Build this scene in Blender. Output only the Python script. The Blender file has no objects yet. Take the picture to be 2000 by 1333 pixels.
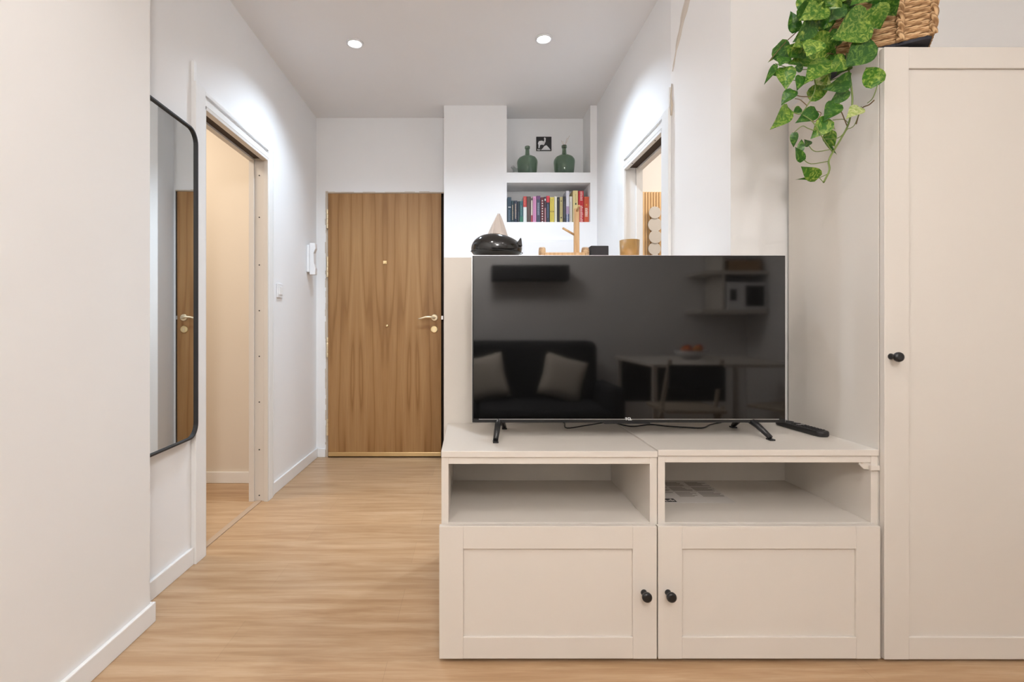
import bpy, bmesh, math, random
from mathutils import Vector, Matrix, Euler
random.seed(7)
PI = math.pi
S = bpy.context.scene
COL = S.collection

# ------------------------------------------------------------------ camera
F = 983.0                       # focal length in pixels of the 2000 px frame
CX, CY, CZ = 917.0, 637.0, 0.92  # vanishing point and eye height
cam_d = bpy.data.cameras.new('camera'); cam = bpy.data.objects.new('camera', cam_d); COL.objects.link(cam)
cam.location = (0, 0, CZ); cam.rotation_euler = (PI/2, 0, 0)
cam_d.sensor_width = 36.0; cam_d.lens = 36.0*F/2000.0
cam_d.shift_x = (1000.0-CX)/2000.0
cam_d.shift_y = -(666.5-CY)/2000.0
cam_d.clip_start = 0.02
S.camera = cam
S.view_settings.view_transform = 'Standard'; S.view_settings.look = 'None'
S.view_settings.gamma = 1.0; S.view_settings.use_curve_mapping = False
S.view_settings.exposure = 0.40
w = bpy.data.worlds.new('world'); S.world = w; w.use_nodes = True
w.node_tree.nodes['Background'].inputs[0].default_value = (1, .93, .85, 1)
w.node_tree.nodes['Background'].inputs[1].default_value = 0.0

CEIL = 2.38
WARM = (1.0, 0.955, 0.925); COOL = (0.71, 0.85, 1.0)
def lamp(name, kind, loc, energy, color, target=None, **kw):
    d = bpy.data.lights.new(name, kind); d.energy = energy; d.color = color
    for k, v in kw.items(): setattr(d, k, v)
    o = bpy.data.objects.new(name, d); COL.objects.link(o); o.location = loc
    if target is not None:
        o.rotation_euler = (Vector(target)-Vector(loc)).to_track_quat('-Z', 'Y').to_euler()
    return o
HALL = [(-.591, 2.595), (.377, 2.554)]
LIVING = [(-.35, .45), (.85, .15), (1.6, -.5), (-.1, -.9)]
HALL_E, LIVING_E, FILL_GLOBE_E = 44.0, 8.0, 52.0
for x, y in HALL:
    lamp('spot_light', 'SPOT', (x, y, CEIL-.012), HALL_E, COOL, (x, y, 0), spot_size=math.radians(138), spot_blend=.8, shadow_soft_size=.03)
for x, y in LIVING:
    lamp('spot_light', 'SPOT', (x, y, CEIL-.012), LIVING_E*(2.6 if x == -.35 else 1), WARM, (x, y, 0), spot_size=math.radians(165), spot_blend=.6, shadow_soft_size=.035)
lamp('side_room_light', 'AREA', (-1.9, 2.2, CEIL-.05), 13, (1, .86, .70), (-1.9, 2.2, 0), shape='SQUARE', size=.5)
lamp('bathroom_light', 'AREA', (1.6, 2.6, CEIL-.05), 9, (1, .88, .76), (1.6, 2.6, 0), shape='SQUARE', size=.5)

# ------------------------------------------------------------------ materials
def mat(name, color, rough=.5, metal=0.0, spec=.5, **kw):
    m = bpy.data.materials.new(name); m.use_nodes = True
    b = m.node_tree.nodes['Principled BSDF']
    b.inputs['Base Color'].default_value = (*color, 1)
    b.inputs['Roughness'].default_value = rough; b.inputs['Metallic'].default_value = metal
    b.inputs['Specular IOR Level'].default_value = spec
    for k, v in kw.items(): b.inputs[k.replace('_', ' ')].default_value = v
    return m
def nt(m): return m.node_tree, m.node_tree.nodes, m.node_tree.links, m.node_tree.nodes['Principled BSDF']
def coords(m, scale=(1, 1, 1), rot=(0, 0, 0)):
    t, N, L, b = nt(m)
    tc = N.new('ShaderNodeTexCoord'); mp = N.new('ShaderNodeMapping')
    mp.inputs['Scale'].default_value = scale; mp.inputs['Rotation'].default_value = rot
    L.new(tc.outputs['Object'], mp.inputs['Vector']); return mp.outputs['Vector']
def noise(m, vec, scale, detail=4, rough=.5, dist=0):
    t, N, L, b = nt(m); n = N.new('ShaderNodeTexNoise')
    n.inputs['Scale'].default_value = scale; n.inputs['Detail'].default_value = detail
    n.inputs['Roughness'].default_value = rough; n.inputs['Distortion'].default_value = dist
    L.new(vec, n.inputs['Vector']); return n.outputs['Fac']
def ramp(m, fac, stops):
    t, N, L, b = nt(m); r = N.new('ShaderNodeValToRGB')
    while len(r.color_ramp.elements) < len(stops): r.color_ramp.elements.new(.5)
    for e, (p, c) in zip(r.color_ramp.elements, stops): e.position = p; e.color = (*c, 1)
    L.new(fac, r.inputs['Fac']); return r.outputs['Color']
def bump(m, fac, strength=.1, dist=.002):
    t, N, L, b = nt(m); n = N.new('ShaderNodeBump'); n.inputs['Strength'].default_value = strength
    n.inputs['Distance'].default_value = dist; L.new(fac, n.inputs['Height']); L.new(n.outputs['Normal'], b.inputs['Normal'])
def setc(m, out): t, N, L, b = nt(m); L.new(out, b.inputs['Base Color'])
def mix(m, a, c, fac, mode='MIX'):
    t, N, L, b = nt(m); n = N.new('ShaderNodeMix'); n.data_type = 'RGBA'; n.blend_type = mode
    for s, v in ((6, a), (7, c), (0, fac)):
        if hasattr(v, 'is_output'): L.new(v, n.inputs[s])
        elif isinstance(v, tuple): n.inputs[s].default_value = (*v, 1)
        else: n.inputs[s].default_value = v
    return n.outputs[2]

M = {}
def wallmat(name, c, r=.75):
    m = mat(name, c, r); v = coords(m)
    f = noise(m, v, 3.0, 3)
    setc(m, ramp(m, f, [(.3, tuple(k*.985 for k in c)), (.7, c)]))
    bump(m, noise(m, v, 140, 3), .06, .0015); return m
M['wall'] = wallmat('wall_paint', (.88, .88, .885))
M['wall_warm'] = wallmat('wall_paint_living', (.87, .86, .845))
M['ceiling'] = wallmat('ceiling_paint', (.88, .87, .87))
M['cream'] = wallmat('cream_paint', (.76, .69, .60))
M['partition'] = wallmat('partition_paint', (.70, .655, .59))
M['trim'] = mat('trim_lacquer', (.86, .86, .855), .35)
M['channel'] = mat('channel_lacquer', (.72, .69, .65), .45)
M['cab'] = mat('white_laminate', (.69, .645, .585), .38)
M['plaster'] = mat('bare_plaster', (.60, .52, .43), .9)
bump(M['plaster'], noise(M['plaster'], coords(M['plaster']), 60, 5), .6, .004)
M['black'] = mat('black_plastic', (.012, .012, .013), .35)
M['black_matte'] = mat('black_matte', (.02, .02, .022), .6)
M['screen'] = mat('screen_glass', (.0035, .0035, .0035), .045, spec=.62); M['screen'].node_tree.nodes['Principled BSDF'].inputs['IOR'].default_value = 1.62
M['silver'] = mat('silver_metal', (.75, .75, .76), .3, 1)
M['brass'] = mat('brass', (.85, .68, .38), .28, 1)
M['pale_brass'] = mat('pale_brass', (.86, .74, .52), .35, .8)
M['dark_gap'] = mat('dark_frame', (.04, .022, .012), .7)
M['mirror'] = mat('mirror_glass', (.80, .83, .83), .015, 1)
M['cer'] = mat('glossy_black_ceramic', (.010, .0095, .009), .12, spec=.7)
M['white_plastic'] = mat('white_plastic', (.82, .82, .83), .35)
M['paper'] = mat('paper', (.66, .63, .60), .8)
M['ink'] = mat('print_ink', (.30, .27, .24), .8)
M['emit'] = mat('lamp_glow', (1, 1, 1)); 
eb = M['emit'].node_tree.nodes['Principled BSDF']; eb.inputs['Emission Color'].default_value = (.93, .97, 1, 1); eb.inputs['Emission Strength'].default_value = 25
M['emit_w'] = M['emit'].copy(); M['emit_w'].name = 'fill_glow_warm'; M['emit_w'].node_tree.nodes['Principled BSDF'].inputs['Emission Color'].default_value = (*WARM, 1)
M['emit_w'].node_tree.nodes['Principled BSDF'].inputs['Emission Strength'].default_value = FILL_GLOBE_E  # glow of the globe added behind the camera for fill
M['glass'] = mat('green_glass', (.44, .57, .46), .06, Transmission_Weight=.92, IOR=1.45)
M['glass_clear'] = mat('clear_glass', (.80, .84, .82), .05, Transmission_Weight=.95, IOR=1.45)
M['amber'] = mat('frosted_amber_glass', (.74, .46, .17), .35, Transmission_Weight=.5, IOR=1.4)
M['wax'] = mat('candle_wax', (.80, .46, .10), .5)
M['tissue'] = mat('tissue_paper', (.85, .75, .67), .9, Alpha=.5)
M['fabric_dark'] = mat('charcoal_fabric', (.028, .030, .034), .95)
M['fabric_light'] = mat('linen_fabric', (.66, .60, .52), .95)
bump(M['fabric_light'], noise(M['fabric_light'], coords(M['fabric_light']), 200, 3), .4, .003)

M['threshold'] = mat('threshold_strip', (.46, .34, .24), .5)
# floor: laminate planks running across the hall
m = M['floor'] = mat('oak_laminate', (.5, .35, .2), .36, spec=.4)
t, N, L, b = nt(m)
v0 = coords(m)
br = N.new('ShaderNodeTexBrick'); L.new(v0, br.inputs['Vector'])
br.inputs['Scale'].default_value = 1.0; br.inputs['Brick Width'].default_value = 1.28; br.inputs['Row Height'].default_value = .19
br.inputs['Mortar Size'].default_value = .0006; br.inputs['Mortar Smooth'].default_value = .3; br.offset = .37
br.inputs['Color1'].default_value = (.55, .55, .55, 1); br.inputs['Color2'].default_value = (.45, .45, .45, 1); br.inputs['Mortar'].default_value = (.3, .3, .3, 1)
f1 = noise(m, coords(m, (1.1, 13, 1)), 2.2, 6, .62, .4)
f2 = noise(m, coords(m, (5, 150, 1)), 2.0, 4, .6)
c1 = ramp(m, f1, [(.28, (.38, .225, .113)), (.5, (.485, .318, .182)), (.72, (.58, .41, .26))])
c2 = mix(m, c1, ramp(m, f2, [(.3, (.82, .78, .74)), (.6, (1, 1, 1))]), .55, 'MULTIPLY')
ad = N.new('ShaderNodeMix'); ad.data_type = 'RGBA'; ad.blend_type = 'OVERLAY'; ad.inputs[0].default_value = .55
L.new(c2, ad.inputs[6]); L.new(br.outputs['Color'], ad.inputs[7]); setc(m, ad.outputs[2])
bump(m, f2, .04, .001)

# veneer of the entrance door: vertical, book-matched cathedral grain
def veneer(name, dark, mid, light, sx=6.0, period=.395):
    m = mat(name, mid, .42, spec=.35); t, N, L, b = nt(m)
    tc = N.new('ShaderNodeTexCoord'); sp = N.new('ShaderNodeSeparateXYZ'); L.new(tc.outputs['Object'], sp.inputs[0])
    pp = N.new('ShaderNodeMath'); pp.operation = 'PINGPONG'; pp.inputs[1].default_value = period/2; 
    L.new(sp.outputs['X'], pp.inputs[0])
    cb = N.new('ShaderNodeCombineXYZ'); L.new(pp.outputs[0], cb.inputs['X']); L.new(sp.outputs['Z'], cb.inputs['Z'])
    mp = N.new('ShaderNodeMapping'); mp.inputs['Scale'].default_value = (sx, 1, .30); L.new(cb.outputs[0], mp.inputs[0])
    n = N.new('ShaderNodeTexNoise'); n.inputs['Scale'].default_value = 1.6; n.inputs['Detail'].default_value = 1.5; L.new(mp.outputs[0], n.inputs['Vector'])
    mu = N.new('ShaderNodeMath'); mu.operation = 'MULTIPLY'; mu.inputs[1].default_value = 8; L.new(n.outputs['Fac'], mu.inputs[0])
    fr = N.new('ShaderNodeMath'); fr.operation = 'PINGPONG'; fr.inputs[1].default_value = 1.0; L.new(mu.outputs[0], fr.inputs[0])
    mp2 = N.new('ShaderNodeMapping'); mp2.inputs['Scale'].default_value = (120, 1, 3); L.new(cb.outputs[0], mp2.inputs[0])
    n2 = N.new('ShaderNodeTexNoise'); n2.inputs['Scale'].default_value = 1.5; n2.inputs['Detail'].default_value = 4; L.new(mp2.outputs[0], n2.inputs['Vector'])
    c = ramp(m, fr.outputs[0], [(0, dark), (.25, mid), (1, light)])
    c = mix(m, c, ramp(m, n2.outputs['Fac'], [(.3, (.80, .76, .72)), (.65, (1, 1, 1))]), .7, 'MULTIPLY')
    setc(m, c); return m
M['veneer'] = veneer('oak_veneer', (.29, .145, .050), (.375, .200, .076), (.43, .245, .102))
M['bamboo'] = mat('bamboo_wood', (.66, .41, .20), .45)
m = M['bamboo']; setc(m, ramp(m, noise(m, coords(m, (40, 40, 3)), 3, 3), [(.3, (.55, .32, .14)), (.7, (.74, .50, .27))]))
M['log'] = mat('raw_log', (.5, .3, .15), .8)
m = M['log']; setc(m, ramp(m, noise(m, coords(m), 60, 4), [(.35, (.36, .22, .12)), (.6, (.66, .46, .27))]))
M['slat'] = mat('oak_slat', (.80, .56, .30), .5)
M['chairwood'] = mat('pale_beech', (.50, .42, .33), .5)

# woven rope
m = M['rope'] = mat('seagrass_rope', (.5, .32, .16), .85)
t, N, L, b = nt(m)
wv = N.new('ShaderNodeTexWave'); wv.inputs['Scale'].default_value = 40; wv.inputs['Distortion'].default_value = 2.0; wv.inputs['Detail'].default_value = 2
wv.bands_direction = 'DIAGONAL'
L.new(coords(m), wv.inputs['Vector'])
cc = ramp(m, wv.outputs['Fac'], [(0, (.36, .20, .09)), (.5, (.60, .37, .19)), (1, (.78, .53, .30))])
cc = mix(m, cc, ramp(m, noise(m, coords(m), 30, 3), [(.3, (.7, .66, .6)), (.7, (1, 1, 1))]), .8, 'MULTIPLY')
setc(m, cc); bump(m, wv.outputs['Fac'], .9, .004)
M['liner'] = mat('dark_liner', (.03, .032, .045), .8); bump(M['liner'], noise(M['liner'], coords(M['liner']), 150, 3), .8, .003)

def leafmat(name, dark, light, thr):
    m = mat(name, dark, .32, spec=.5); v = coords(m)
    f = noise(m, coords(m, (1, 1, 1)), 62, 5, .62, 1.8)
    c = ramp(m, f, [(thr-.10, dark), (thr+.02, tuple(a*.6+b*.4 for a, b in zip(dark, light))), (thr+.13, light)])
    setc(m, c); b = m.node_tree.nodes['Principled BSDF']
    t, N, L, _ = nt(m); tr = N.new('ShaderNodeBsdfTranslucent'); ms = N.new('ShaderNodeMixShader'); ms.inputs[0].default_value = .22
    L.new(c, tr.inputs['Color']); L.new(b.outputs[0], ms.inputs[1]); L.new(tr.outputs[0], ms.inputs[2])
    L.new(ms.outputs[0], N['Material Output'].inputs['Surface']); return m
M['leaf'] = leafmat('pothos_leaf', (.045, .165, .012), (.42, .53, .10), .54)
M['leaf2'] = leafmat('pothos_leaf_dark', (.026, .11, .012), (.20, .36, .055), .58)
M['leaf3'] = leafmat('pothos_leaf_pale', (.30, .42, .09), (.66, .68, .36), .48)
M['stem'] = mat('pothos_stem', (.16, .22, .05), .5)
M['root'] = mat('brown_stem', (.16, .10, .04), .7)

# ------------------------------------------------------------------ helpers
def P(px, py, D): return Vector(((px-CX)*D/F, D, CZ-(py-CY)*D/F))   # a photographed point at depth D
class MB:
    def __init__(s): s.bm = bmesh.new(); s.mi = 0
    def box(s, a, c, mi=0):
        x0, y0, z0 = [min(p, q) for p, q in zip(a, c)]; x1, y1, z1 = [max(p, q) for p, q in zip(a, c)]
        v = [s.bm.verts.new(p) for p in ((x0,y0,z0),(x1,y0,z0),(x1,y1,z0),(x0,y1,z0),(x0,y0,z1),(x1,y0,z1),(x1,y1,z1),(x0,y1,z1))]
        for f in ((0,3,2,1),(4,5,6,7),(0,1,5,4),(1,2,6,5),(2,3,7,6),(3,0,4,7)):
            s.bm.faces.new([v[i] for i in f]).material_index = mi
        return s
    def obox(s, c, size, rot, mi=0):
        R = Euler(rot).to_matrix(); hx, hy, hz = [k/2 for k in size]
        v = [s.bm.verts.new(Vector(c)+R@Vector(p)) for p in ((-hx,-hy,-hz),(hx,-hy,-hz),(hx,hy,-hz),(-hx,hy,-hz),(-hx,-hy,hz),(hx,-hy,hz),(hx,hy,hz),(-hx,hy,hz))]
        for f in ((0,3,2,1),(4,5,6,7),(0,1,5,4),(1,2,6,5),(2,3,7,6),(3,0,4,7)):
            s.bm.faces.new([v[i] for i in f]).material_index = mi
        return s
    def tube(s, pts, r, n=10, mi=0, cap=True):
        pts = [Vector(p) for p in pts]; rs = r if isinstance(r, (list, tuple)) else [r]*len(pts); rings = []
        up = Vector((0, 0, 1)); prev = None
        for i, p in enumerate(pts):
            d = (pts[min(i+1, len(pts)-1)]-pts[max(i-1, 0)]).normalized()
            if prev is None:
                a = d.cross(up if abs(d.z) < .9 else Vector((1, 0, 0))).normalized()
            else:
                a = (prev-d*prev.dot(d)).normalized()
            prev = a; bb = d.cross(a)
            rings.append([s.bm.verts.new(p+(a*math.cos(2*PI*k/n)+bb*math.sin(2*PI*k/n))*rs[i]) for k in range(n)])
        for i in range(len(rings)-1):
            for k in range(n):
                f = s.bm.faces.new((rings[i][k], rings[i][(k+1)%n], rings[i+1][(k+1)%n], rings[i+1][k])); f.smooth = True; f.material_index = mi
        if cap:
            s.bm.faces.new(rings[0][::-1]).material_index = mi; s.bm.faces.new(rings[-1]).material_index = mi
        return s
    def lathe(s, prof, c=(0,0,0), axis='Z', n=32, mi=0, sx=1, sy=1):
        c = Vector(c); rings = []
        for r, h in prof:
            ring = []
            for k in range(n):
                a = 2*PI*k/n; q = (r*math.cos(a)*sx, r*math.sin(a)*sy, h)
                if axis == 'Y': q = (q[0], q[2], q[1])
                if axis == 'X': q = (q[2], q[0], q[1])
                ring.append(s.bm.verts.new(c+Vector(q)))
            rings.append(ring)
        for i in range(len(rings)-1):
            for k in range(n):
                f = s.bm.faces.new((rings[i][k], rings[i][(k+1)%n], rings[i+1][(k+1)%n], rings[i+1][k])); f.smooth = True; f.material_index = mi
        s.bm.faces.new(rings[0][::-1]).material_index = mi; s.bm.faces.new(rings[-1]).material_index = mi
        return s
    def prism(s, poly, a, c, plane='XY', mi=0):
        def q(u, v, h): return {'XY': (u, v, h), 'XZ': (u, h, v), 'YZ': (h, u, v)}[plane]
        A = [s.bm.verts.new(q(u, v, a)) for u, v in poly]; B = [s.bm.verts.new(q(u, v, c)) for u, v in poly]
        s.bm.faces.new(A[::-1]).material_index = mi; s.bm.faces.new(B).material_index = mi
        for i in range(len(A)):
            j = (i+1) % len(A); s.bm.faces.new((A[i], A[j], B[j], B[i])).material_index = mi
        return s
    def build(s, name, mats, parent=None, bevel=0, seg=2, smooth=False):
        me = bpy.data.meshes.new(name)
        bmesh.ops.recalc_face_normals(s.bm, faces=s.bm.faces[:])
        origin = Vector((0, 0, 0))
        if parent is None:
            xs = [v.co for v in s.bm.verts]
            origin = Vector(((min(p.x for p in xs)+max(p.x for p in xs))/2, (min(p.y for p in xs)+max(p.y for p in xs))/2, min(p.z for p in xs)))
        else: origin = absloc(parent)
        bmesh.ops.translate(s.bm, verts=s.bm.verts[:], vec=-origin)
        if smooth:
            for f in s.bm.faces: f.smooth = True
        s.bm.to_mesh(me); s.bm.free()
        for m_ in (mats if isinstance(mats, (list, tuple)) else [mats]): me.materials.append(M[m_] if isinstance(m_, str) else m_)
        o = bpy.data.objects.new(name, me); COL.objects.link(o)
        if parent is None: o.location = origin
        else: o.parent = parent
        if bevel:
            bv = o.modifiers.new('bevel', 'BEVEL'); bv.width = bevel; bv.segments = seg; bv.limit_method = 'ANGLE'; bv.angle_limit = math.radians(40)
        return o
def absloc(o):
    p = Vector((0, 0, 0))
    while o: p += o.location; o = o.parent
    return p
def tag(o, label=None, cat=None, group=None, kind=None):
    for k, v in (('label', label), ('category', cat), ('group', group), ('kind', kind)):
        if v: o[k] = v
    return o
def thing(name, loc, label, cat, group=None):
    o = bpy.data.objects.new(name, None); COL.objects.link(o); o.location = loc; o.empty_display_size = .05
    return tag(o, label, cat, group)
def struct(name, mb, mats, bevel=0, parent=None, label=None, cat=None):
    o = mb.build(name, mats, parent, bevel)
    if parent is None:
        o['kind'] = 'structure'
        if label: o['label'] = label
        if cat: o['category'] = cat
    return o
def text_mesh(name, body, size, loc, rot, m_, parent, ext=.0003):
    cu = bpy.data.curves.new(name, 'FONT'); cu.body = body; cu.size = size; cu.extrude = ext; cu.align_x = 'CENTER'; cu.align_y = 'CENTER'; cu.offset = size*.02
    tmp = bpy.data.objects.new('tmp', cu); COL.objects.link(tmp)
    dg = bpy.context.evaluated_depsgraph_get(); dg.update()
    me = bpy.data.meshes.new_from_object(tmp.evaluated_get(dg)); bpy.data.objects.remove(tmp)
    me.materials.clear(); me.materials.append(M[m_])
    o = bpy.data.objects.new(name, me); COL.objects.link(o); o.parent = parent
    o.location = Vector(loc)-absloc(parent); o.rotation_euler = rot; return o

# ------------------------------------------------------------------ room shell
XL, XN, XR = -1.074, -.988, .843      # hall left wall, near left wall, hall right wall
YE, YN, YB = 3.53, 3.33, 1.80         # entrance wall, niche wall, wall behind the tall cabinet
struct('floor', MB().box((-3.2, -1.75, -.06), (2.75, 3.75, 0)), 'floor', label='pale oak laminate floor with planks running across the hall', cat='floor')
struct('ceiling', MB().box((-3.2, -1.75, CEIL), (2.75, 3.75, CEIL+.1)), 'ceiling', label='plain white ceiling over living room and hall', cat='ceiling')
struct('wall_left', MB().box((-1.22, -1.7, 0), (XN, 1.556, CEIL)), 'wall_warm', label='near white wall filling the left edge of the photo', cat='wall')
OY0, OY1, OZ = 2.012, 2.645, 1.80
w_ = MB().box((-1.155, 1.556, 0), (XL, OY0, CEIL)).box((-1.155, OY1, 0), (XL, YE, CEIL)).box((-1.155, OY0, OZ), (XL, OY1, CEIL))
struct('wall_hall_left', w_, 'wall', label='white hall wall with the mirror and left doorway', cat='wall')
DX0, DX1, DZ = -1.000, -.180, 1.853
w_ = MB().box((-1.155, YE, 0), (DX0, 3.68, CEIL)).box((DX1, YE, 0), (-.169, 3.68, CEIL)).box((DX0, YE, DZ), (DX1, 3.68, CEIL))
struct('wall_entrance', w_, 'wall', label='white end wall of the hall around the wooden entrance door', cat='wall')
NX0, NX1 = .247, .7995
w_ = MB().box((-.169, YN, 0), (NX0, 3.68, CEIL)).box((NX1, YN, 0), (.95, 3.68, CEIL)).box((NX0, 3.545, 0), (NX1, 3.68, CEIL))
w_.box((NX0, YN, 0), (NX1, 3.545, 1.6077)).box((NX0, YN, 1.8685), (NX1, 3.545, 1.936))
struct('wall_niche', w_, 'wall', label='white wall with two recessed shelves for bottles and books', cat='wall')
RY0, RY1, RZ = 2.176, 2.72, 1.775
w_ = MB().box((XR, 2.108, 0), (XR+.09, RY0, CEIL)).box((XR, RY1, 0), (XR+.09, YN, CEIL)).box((XR, RY0, RZ), (XR+.09, RY1, CEIL))
struct('wall_hall_right', w_, 'wall', label='white hall wall on the right with a doorway to the slatted room', cat='wall')
struct('wall_corner', MB().prism([(XR, 2.108), (.934, YB), (1.03, 1.9), (XR+.09, 2.108)], 0, CEIL), 'wall', label='white angled wall corner right of the right doorway', cat='wall')
struct('wall_back', MB().box((.934, YB, 0), (2.65, 1.9, CEIL)), 'wall_warm', label='wall behind the tall white cabinet and plant', cat='wall')
struct('wall_right', MB().box((2.6, -1.7, 0), (2.7, YB, CEIL)), 'wall_warm')
struct('wall_rear', MB().box((-1.2, -1.7, 0), (2.7, -1.6, CEIL)), 'wall_warm')
# rooms behind the two doorways
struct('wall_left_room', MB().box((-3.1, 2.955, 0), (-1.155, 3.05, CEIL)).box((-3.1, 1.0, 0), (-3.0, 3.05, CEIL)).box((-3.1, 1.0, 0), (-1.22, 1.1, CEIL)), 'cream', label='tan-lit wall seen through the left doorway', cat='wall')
struct('baseboard_left_room', MB().box((-3.0, 2.94, 0), (-1.155, 2.955, .065)), 'trim', .002)
struct('wall_right_room', MB().box((XR+.09, 3.3, 0), (2.65, 3.4, CEIL)).box((2.55, 1.9, 0), (2.65, 3.4, CEIL)), 'wall_warm', label='cream wall seen through the right doorway', cat='wall')
# half-height partition behind the television
struct('wall_partition', MB().box((-.091, 1.79, 0), (.872, 2.03, 1.164)), 'partition', .002, label='half-height cream partition behind the television', cat='wall')

# baseboards
struct('baseboard_left', MB().box((XN, -1.6, 0), (XN+.012, 1.568, .062)).box((XL, 1.556, 0), (XN, 1.568, .062)), 'trim', .003, label='white baseboard along the near left wall', cat='baseboard')
struct('baseboard_hall', MB().box((XL, 1.568, 0), (XL+.012, 1.94, .066)).box((XL, 2.726, 0), (XL+.012, YE, .066)), 'trim', .003, label='white baseboard along the left hall wall', cat='baseboard')
struct('baseboard_entrance', MB().box((XL+.012, YE-.012, 0), (DX0-.01, YE, .062)), 'trim', .003)
struct('baseboard_niche', MB().box((-.169, YN-.012, 0), (XR-.012, YN, .062)), 'trim', .003)
struct('baseboard_right', MB().box((XR-.012, RY1+.11, 0), (XR, YN, .062)), 'trim', .003)

# left doorway: casing, pocket-door channel with screw holes
px = XL+.02
t1 = MB().box((XL, 1.94, 0), (px, OY0, 1.866)).box((XL, 1.94, 1.866), (px-.008, 1.962, 1.944))
t1.box((XL, OY0, OZ), (px, OY1, 1.826)).box((XL, OY0, 1.826), (px-.010, OY1, 1.842)).box((XL, OY0, 1.842), (px, OY1, 1.858))
t1.box((XL, OY1, 0), (px, 2.700, 1.858)).box((XL, 2.700, 0), (px-.009, 2.716, 1.858)).box((XL, 2.716, 0), (px-.004, 2.726, 1.862))
tr = struct('trim_1', t1, 'trim', .0015, label='white casing around the left doorway', cat='doorway trim')
ch = MB().box((px-.022, OY1-.012, 0), (px-.001, OY1, OZ)).box((-1.155, OY1-.012, 0), (-1.128, OY1, OZ)).box((-1.128, OY1-.003, 0), (px-.022, OY1, OZ))
ch.box((px-.030, OY0, OZ-.014), (px-.001, OY1-.012, OZ)).box((-1.155, OY0, OZ-.014), (-1.128, OY1-.012, OZ))
ch.box((-1.155, OY0, 0), (px-.001, OY0+.006, OZ))
ch.build('jamb', 'channel', tr, .001)
MB().box((-1.128, OY0, OZ-.004), (px-.030, OY1-.012, OZ)).build('track', 'dark_gap', tr)
for z in (.03, .27, .52, .76, 1.0, 1.24, 1.49, 1.71):
    MB().lathe([(.0035, 0), (.0035, .002)], (-1.103, OY1-.005, z), 'Y', 10).build('screw', 'black_matte', tr)
struct('trim_2', MB().box((-1.118, OY0, 0), (-1.090, OY1, .004)), 'threshold', .001, label='pale threshold strip across the left doorway floor', cat='threshold')

# right doorway casing
px = XR-.013
t2 = MB().box((px, 2.103, 0), (XR, RY0, 1.835)).box((px+.004, 2.103, 1.835), (XR, 2.118, 1.92))
t2.box((px, RY0, RZ), (XR, RY1, 1.797)).box((px+.008, RY0, 1.797), (XR, RY1, 1.815)).box((px, RY0, 1.815), (XR, RY1, 1.829))
t2.box((px, RY1, 0), (XR, 2.79, 1.829)).box((px+.007, 2.79, 0), (XR, 2.853, 1.829))
tr = struct('trim_3', t2, 'trim', .0015, label='white casing around the right doorway', cat='doorway trim')
ch = MB().box((px+.001, RY1-.012, 0), (px+.012, RY1, RZ)).box((XR+.055, RY1-.012, 0), (XR+.09, RY1, RZ)).box((px+.012, RY1-.003, 0), (XR+.055, RY1, RZ))
ch.box((px+.001, RY0, RZ-.014), (px+.022, RY1-.012, RZ)).box((XR+.058, RY0, RZ-.014), (XR+.09, RY1-.012, RZ)).box((px+.001, RY0, 0), (XR+.09, RY0+.006, RZ))
ch.build('jamb', 'trim', tr, .001)
MB().box((px+.022, RY0, RZ-.004), (XR+.058, RY1-.012, RZ)).build('track', 'dark_gap', tr)
for y in (2.28, 2.6): MB().lathe([(.003, 0), (.003, .002)], (px+.011, y, RZ-.016), 'Z', 8).build('screw', 'black_matte', tr)
# cracked plaster at the head of the casing and a rubbed plaster streak up the angled corner
mb = MB(); pts = [(XR-.001, 2.100, 1.80), (XR+.0005, 2.098, 1.84), (XR-.002, 2.10, 1.88), (XR, 2.099, 1.93)]
mb.tube(pts, [.004, .005, .003, .002], 6); struct('trim_4', mb, 'plaster', label='cracked plaster above the right door casing', cat='plaster crack')
mb = MB(); d = Vector((.091, -.308, 0))
ln = []
for k in range(18):
    q = k/17; s_ = .04+.52*q**1.2; ln.append(Vector((XR, 2.108, 0))+d*s_+Vector((0, 0, 1.98+.42*q)))
nrm = Vector((-.308, -.091, 0)).normalized()
ww = [.001+.020*min(1, k/10)+.003*math.sin(k*1.7) for k in range(18)]
pr = None
for k, p in enumerate(ln):
    a = mb.bm.verts.new(p+nrm*.0006-d.normalized()*ww[k]); b2 = mb.bm.verts.new(p+nrm*.003); c_ = mb.bm.verts.new(p+nrm*.0006+d.normalized()*ww[k])
    if pr: mb.bm.faces.new((pr[0], pr[1], b2, a)); mb.bm.faces.new((pr[1], pr[2], c_, b2))
    pr = (a, b2, c_)
M['filler'] = mat('plaster_filler', (.66, .60, .54), .9)
struct('trim_5', mb, 'filler', label='rough plaster streak up the angled wall corner', cat='plaster streak')

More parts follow.
